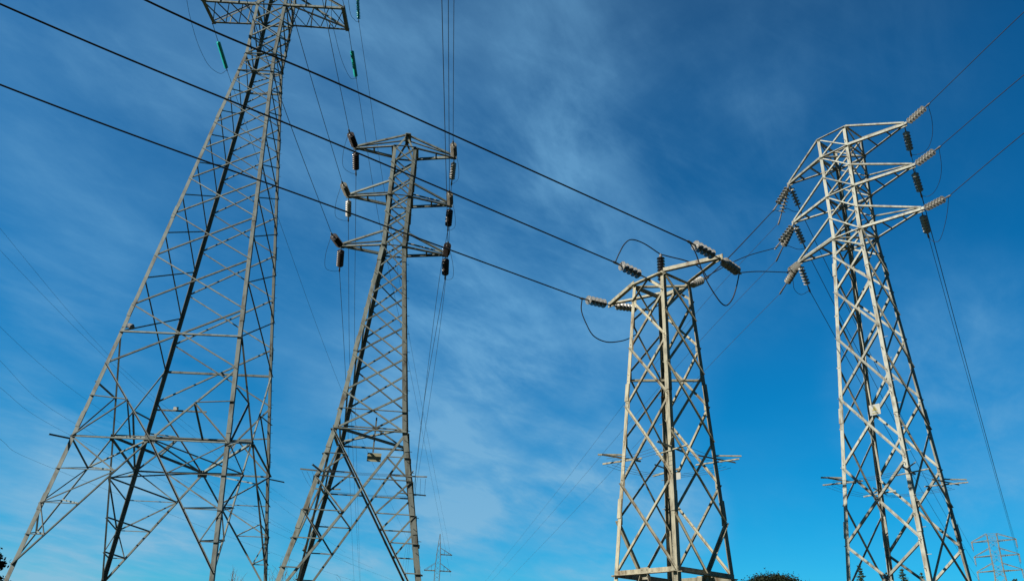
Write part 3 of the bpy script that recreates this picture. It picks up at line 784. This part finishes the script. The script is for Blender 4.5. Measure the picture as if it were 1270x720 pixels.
# right arms: strings and wires towards the camera side, strings and wires to the far pylon
for i, (pu, pe, pd) in enumerate((((1151, 130), (1270, 15), (1130, 192)), ((1164.5, 183), (1270, 93), (1143, 243)), ((1176.5, 243.5), (1270, 165), (1151.5, 293)))):
    tp = T4.tipsR[i]; u = at_az(*pu, tp, 168); e = at_az(*pe, tp, 168); far = e + (e - u) * 5 + Vector((0, 0, -.6))
    string(tp, u, 'pale insulator string pulling up right from the %s right arm of the right pylon' % lvl[i], G4, 6, .16, .155, mat='porcelain', lead=.22)
    wire([u, e, far], 'dark wire from the %s right arm of the right pylon to the picture edge' % lvl[i], 'wires leaving the picture on the right', .013)
    dn = at_len(*pd, tp, 1.5, True)
    string(tp, dn, 'insulator string hanging below the %s right arm tip of the right pylon' % lvl[i], G4, 6, .16, .155, mat='porcelain', lead=.3)
    lp = px_path(u, dn, [[(1156, 150), (1156, 170), (1150, 185), (1140, 191)], [(1167.5, 205), (1166, 222), (1160, 236), (1152, 243)], [(1175, 262), (1171, 282), (1165, 298), (1157, 299)]][i])
    jumper(lp, 'thin black loop of cable beside the %s right arm of the right pylon' % lvl[i], 'jumper loops at the right pylon', .009)
    q = T6.tipsR[i] - Vector((0, 0, 1.0))
    wire(sag(dn, q, (1.7, 1.0, .3)[i], 8), 'thin wire from the right pylon\'s %s right arm down to the far pale pylon' % lvl[i], 'wires to the far pale pylon', .010)
# left arms
for i, (pa, pb, pc) in enumerate((((960, 260), (966, 276), (993, 262)), ((962.5, 307), (963.5, 322), (999, 308)), ((977, 337.5), (968, 363), (1004, 360)))):
    tp = T4.tipsL[i]
    tgt = (bM, bL, bR)[i]; az = math.degrees(math.atan2(tgt.x - tp.x, tgt.y - tp.y))
    a = at_len(*pa, tp, 1.45, False)
    string(tp, a, 'pale insulator string from the %s left arm of the right pylon towards the short pylon' % lvl[i], G4, 6, .16, .155, mat='porcelain', lead=.16)
    mids = [[(905, 318)], [(911, 324)], [(940, 336.5)]][i]
    wire([a] + [at_y(x, y, a.y + (tgt.y - a.y) * f) for (x, y), f in zip(mids, (.62, .62, .62))] + [tgt], 'cable linking the %s left arm of the right pylon with the short pylon' % lvl[i], 'cables between the short and the right pylon', .019)
    b = at_az(*pb, tp, -6) if i else at_len(*pb, tp, 1.6, True)
    string(tp, b, 'insulator string slanting back down left from the %s left arm of the right pylon' % lvl[i], G4, 7, .155, .15, mat='porcelain_warm', lead=.2)
    mid, end = [((870, 380), (690, 610)), ((873, 417), (698, 620)), ((879, 454), (723, 622))][i]
    zz = (20.2, 18.6, 16.8)[i]
    e1, e2 = at_z(*mid, zz), at_z(*end, zz - .5); e3 = e2 + (e2 - e1) * 2.2 + Vector((0, 0, .5))
    wire([b, e1, e2, e3], 'faint wire slanting down left from the %s left arm of the right pylon' % lvl[i], 'faint wires behind the short pylon', .009, mat='wire_grey')
    c = at_len(*pc, tp, 1.35, True)
    string(tp, c, 'pale stubby insulator string hanging below the %s left arm tip of the right pylon' % lvl[i], G4, 6, .15, .15, mat='porcelain', lead=.14)
    jumper(px_path(a, c, [[(968, 262), (975, 258), (984, 262)], [(972, 303), (981, 306), (990, 309)], [(983, 346), (985, 358), (993, 365)]][i]), 'small black cable loop under the %s left arm of the right pylon' % lvl[i], 'jumper loops at the right pylon', .011)
    q = T6.tipsL[i] - Vector((0, 0, 1.0))
    wire(sag(c, q, .9, 8), 'thin wire behind the right pylon from its %s left arm to the far pylon' % lvl[i], 'wires to the far pale pylon', .014)
for i in range(3):
    for tp, sd in ((T6.tipsL[i], 'left'), (T6.tipsR[i], 'right')):
        string(tp, tp - Vector((0, 0, 1.05)), 'tiny insulator string on the %s %s arm of the far pale pylon' % (lvl[i], sd), 'insulator strings on the far pale pylon', 6, .14, .15, lead=.05)

# ---- slim pylon
G2 = 'insulator strings on the slim pylon'
left = [((433, 162), (400, 0), (441.5, 216), (440, 450), (447, 717), 'porcelain_brown', 'porcelain_brown'),
        ((424.5, 226), (369, 38), (432, 273), (434, 460), (446, 717), 'porcelain_warm', 'porcelain'),
        ((411.5, 290), (348, 121), (421, 335), (428, 455), (439, 717), 'porcelain_brown', 'porcelain_brown')]
right = [((562, 176), (563, 0), (560, 228), (553, 345), (500, 700), 'porcelain_warm', 'porcelain'),
         ((557.5, 237), (556, 0), (555.5, 285), (545, 345), (503, 705), 'porcelain_warm', 'porcelain_brown'),
         ((555.5, 301), (548, 0), (552, 345), (522, 527), (505, 715), 'porcelain_brown', 'porcelain_brown')]
for sd, tips, data in (('left', T2.tipsL, left), ('right', T2.tipsR, right)):
    for i, (pu, pe, pd, pm, pf, mu, md) in enumerate(data):
        tp = tips[i]; z = tp.z
        u = at_len(*pu, tp, 1.35, False); e = at_z(*pe, z + (.25 if sd == 'left' else .5)); far = e + (e - u) * 2.0 + Vector((0, 0, 1.0))
        dn = at_len(*pd, tp, 1.45, True)
        string(tp, u, '%s insulator string rising from the %s %s arm of the slim pylon' % ('dark brown' if mu == 'porcelain_brown' else 'stained grey', lvl[i], sd), G2, 8, .165, .11, mat=mu, lead=.2)
        string(tp, dn, '%s insulator string hanging from the %s %s arm of the slim pylon' % ('dark brown' if md == 'porcelain_brown' else 'grey', lvl[i], sd), G2, 8, .165, .115, mat=md, lead=.22)
        wire([u, e, far], 'thin dark wire running up overhead from the %s %s arm of the slim pylon' % (lvl[i], sd), 'wires above the slim pylon', .012, mat='wire_grey')
        e1, e2 = at_z(*pm, z - .9), at_z(*pf, max(14.5, z - 3.5))
        wire([dn, e1, e2, e2 + (e2 - e1) * .8 + Vector((0, 0, 3))], 'thin wire dropping away behind the slim pylon from its %s %s arm' % (lvl[i], sd), 'wires behind the slim pylon', .012, mat='wire_grey')
        s = -1 if sd == 'left' else 1; m_ = (u + dn) / 2 + Vector((s * .35, 0, -.75)) 
        jumper([u, u.lerp(m_, .55) + Vector((s * .1, 0, -.12)), m_, dn.lerp(m_, .4) + Vector((0, 0, -.1)), dn], 'thin jumper loop beside the %s %s arm of the slim pylon' % (lvl[i], sd), 'jumper loops at the slim pylon', .008)

# ---- tall pylon: green glass strings
G1 = 'green glass insulators on the tall left pylon'
(lf, lb), (rf, rb), (uf, ub) = T1.tips
far5 = [T5.tips[0][1], T5.tips[1][1], T5.tips[2][1]]
for nm, tp, fr, pe, mids, f5, loop in (('left', lb, lf, (281.5, 87), [(344, 267), (423, 482)], far5[0], [(272, 91), (258, 80), (246, 56), (238, 30), (233, 8)]),
                                 ('right', rb, rf, (441.7, 97), [(469, 267), (503, 432)], far5[1], [(434, 96), (424, 75), (416, 45), (411, 18)]),
                                 ('upper right', ub, uf, (445, 27), [(475, 225), (509, 425)], far5[2], [(440, 25), (433, 8)])):
    az = math.degrees(math.atan2(f5.x - tp.x, f5.y - tp.y))
    e = at_az(*pe, tp, az)
    string(tp, e, 'long green glass insulator string below the %s arm end of the tall left pylon' % nm, G1, 22, .15, .11, mat='green_glass', kind='long', lead=max(.1, (e - tp).length - 2.62), thing_name='insulator_string')
    pts = [e] + [at_az(*q, tp, az) for q in mids] + [f5 - Vector((0, 0, 1.5))]
    wire(pts, 'thin wire sloping down to the horizon from the tall pylon\'s %s green insulator' % nm, 'wires of the tall left pylon', .016, mat='wire_grey')
    back = fr + Vector((.15, -4.4, -.45))
    string(fr, back, 'green insulator string on the near side of the tall left pylon\'s %s arm' % nm, G1, 22, .15, .11, mat='green_glass', kind='long', lead=1.2)
    wire([back, back + Vector((1, -18, -1.0)), back + Vector((3, -70, 0))], 'thin wire passing overhead from the near side of the tall left pylon\'s %s arm' % nm, 'wires of the tall left pylon', .016, mat='wire_grey')
    jumper(px_path(e, back, loop), 'thin cable loop hanging under the %s arm of the tall left pylon' % nm, 'jumper loops at the tall left pylon', .014)

# ---- faint wires far behind on the left
for i, (p0, p1, p2) in enumerate((((0, 283), (150, 455), (330, 600)), ((0, 310), (168, 478), (345, 625)), ((0, 405), (104, 493), (330, 640)),
                                  ((0, 447), (85, 520), (343, 652)), ((0, 480), (83, 537), (360, 668)), ((0, 544), (60, 578), (380, 700)))):
    a, b, c = at_y(*p0, 85), at_y(*p1, 120), at_y(*p2, 190)
    d = c + (c - b) * .9 + Vector((0, 0, 2))
    wire([a + (a - b) * .5 + Vector((0, 0, 1)), a, b, c, d], '%s of six faint wires from the left edge behind the tall pylon' % ('uppermost', 'second from the top', 'third from the top', 'fourth from the top', 'fifth from the top', 'lowest')[i], 'faint wires at the left edge', .013, mat='wire_grey')

# ------------------------------------------------------------------ trees
def leaf_quad(bm, c, s):
    a = Vector((random.gauss(0, 1), random.gauss(0, 1), random.gauss(0, 1))).normalized()
    b = a.orthogonal().normalized(); q = Quaternion(a, random.uniform(0, 6.28)); b = q @ b; d = a.cross(b)
    k = random.uniform(.6, 1.3) * s
    bm.faces.new([bm.verts.new(c + b * k * .5), bm.verts.new(c + d * k * .28), bm.verts.new(c - b * k * .5), bm.verts.new(c - d * k * .28)])
def conifer(x, y, ztop, w, label, layers=26, spread=.5):
    zb = zg(x, y) - .1; H = ztop - zb
    t = thing('conifer_tree', label, 'tree', (x, y, zb), random.uniform(0, 6), 'trees behind the right pylon')
    tr = bmesh.new(); add_tube(tr, [(0, 0, 0), (.05, 0, H * .4), (0, .05, H * .8), (0, 0, H)], [w * .07 + .08, w * .05 + .06, .05, .012], 8)
    fo = bmesh.new()
    for i in range(layers):
        f = i / layers; z = H * (.22 + .78 * f); rad = w * .5 * (1 - f) ** .8 * random.uniform(.75, 1.15) + .12
        for k in range(random.randint(4, 6)):
            a = random.uniform(0, 6.28); ln = rad * random.uniform(.6, 1.1)
            tip = Vector((math.cos(a) * ln, math.sin(a) * ln, z + ln * random.uniform(-.25, .15))); base = Vector((0, 0, z))
            add_tube(tr, [base, base.lerp(tip, .6) + Vector((0, 0, .05)), tip], [.03, .02, .008], 4)
            for q in range(int(9 + ln * 16)):
                s_ = random.uniform(.2, 1.02); c = base.lerp(tip, s_) + Vector((random.gauss(0, .10), random.gauss(0, .10), random.gauss(-.03, .07)))
                leaf_quad(fo, c, .22)
    obj('trunk', tr, M['bark'], t); obj('crown', fo, M['needles'], t, fix=False)
def broad_tree(x, y, zt, wx, h_crown, label, n=60, trunk_r=.3, name='broadleaf_tree', leaf=.35, group=None, per=90):
    zb = zg(x, y) - .1; H = zt - zb
    t = thing(name, label, 'tree', (x, y, zb), random.uniform(0, 6), group)
    tr = bmesh.new(); fo = bmesh.new()
    add_tube(tr, [(0, 0, 0), (.1, 0, H * .35), (0, .1, H - h_crown * .6)], [trunk_r * 1.3, trunk_r, trunk_r * .6], 9)
    for i in range(n):
        a = random.uniform(0, 6.28); rr = math.sqrt(random.random()); el = random.uniform(-.2, 1)
        edge = math.sqrt(max(0, 1 - rr * rr))
        c = Vector((math.cos(a) * rr * wx / 2, math.sin(a) * rr * wx / 2, H - h_crown + h_crown * (edge * random.uniform(.35, 1.0))))
        base = Vector((0, 0, H - h_crown * random.uniform(.8, 1.2)))
        add_tube(tr, [base, base.lerp(c, .5) + Vector((0, 0, -.2)), c], [trunk_r * .3, trunk_r * .18, .02], 5)
        s = wx * random.uniform(.05, .11)
        for k in range(per): leaf_quad(fo, c + Vector((random.gauss(0, s), random.gauss(0, s), random.gauss(0, s * .6))), leaf)
    obj('trunk', tr, M['bark'], t); obj('crown', fo, M['leaves'], t, fix=False)
def bare_shrub(x, y, zt, w, label, n=9):
    zb = zg(x, y) - .1; H = zt - zb
    t = thing('bare_shrub', label, 'shrub', (x, y, zb), 0, 'bare shrubs at the picture bottom')
    for i in range(n):
        bm = bmesh.new()
        a = random.uniform(0, 6.28); r = w * .5 * random.random(); top = Vector((math.cos(a) * r, math.sin(a) * r, H * random.uniform(.72, 1.0)))
        m1 = Vector((top.x * .35, top.y * .35, top.z * .5)); sp_ = spline([(0, 0, 0), m1, top], 5)
        add_tube(bm, sp_, [.03 - .0024 * j for j in range(11)], 5)
        for k in range(9):
            p = sp_[random.randint(6, 10)]; d = Vector((random.gauss(0, .3), random.gauss(0, .3), random.uniform(.3, .8))) * (.3 + .3 * H / 4)
            add_tube(bm, [p, p + d * .6 + Vector((0, 0, .02)), p + d], [.009, .007, .004], 4)
        obj('stem', bm, M['twig'], t)
def spot(px, py, y):
    p = at_y(px, py, y); return p.x, p.y, p.z
for px, py, y, w, lb, ly in ((1065, 698, 118, 3.4, 'dark conifer between the two left legs of the right pylon, at the picture bottom', 30),
                             (1098, 706, 122, 2.6, 'dark conifer behind the rear leg of the right pylon', 22),
                             (1118, 703, 116, 4.2, 'bushy dark conifer behind the crossing bars at the foot of the right pylon', 30),
                             (1142, 707, 125, 1.6, 'thin dark conifer spike just left of the near leg of the right pylon', 24),
                             (1258, 715, 120, 3.2, 'dark conifer top in the bottom right corner below the far pale pylon', 26)):
    conifer(*spot(px, py, y), w, lb, ly)
broad_tree(*spot(958, 715.5, 150), 9.0, 2.6, 'dark round topped tree at the picture bottom between the short and the right pylon', n=130, trunk_r=.35, name='umbrella_pine', leaf=.34, per=220)
for px, py, y, w, h, lb in ((-13, 672, 66, 3.9, 6.0, 'dark leafy tree at the bottom left corner beside the foot of the tall pylon'),):
    broad_tree(*spot(px, py, y), w, h, lb, n=60, trunk_r=.2, leaf=.32, per=150)
for px, py, y, w, lb, n in ((292, 704, 56, 2.2, 'pale bare shrub behind the right legs of the tall left pylon', 10), (350, 692, 58, 1.7, 'bare twiggy shrub between the tall pylon and the slim pylon', 9),
                            (366, 700, 60, 1.4, 'bare twiggy shrub just behind the left foot of the slim pylon', 7), (423, 709, 62, .7, 'single bare twig between the legs of the slim pylon', 3)):
    bare_shrub(*spot(px, py, y), w, lb, n)

# ------------------------------------------------------------------ render settings
scene.render.engine = 'CYCLES'
scene.render.resolution_x = 1024; scene.render.resolution_y = 580
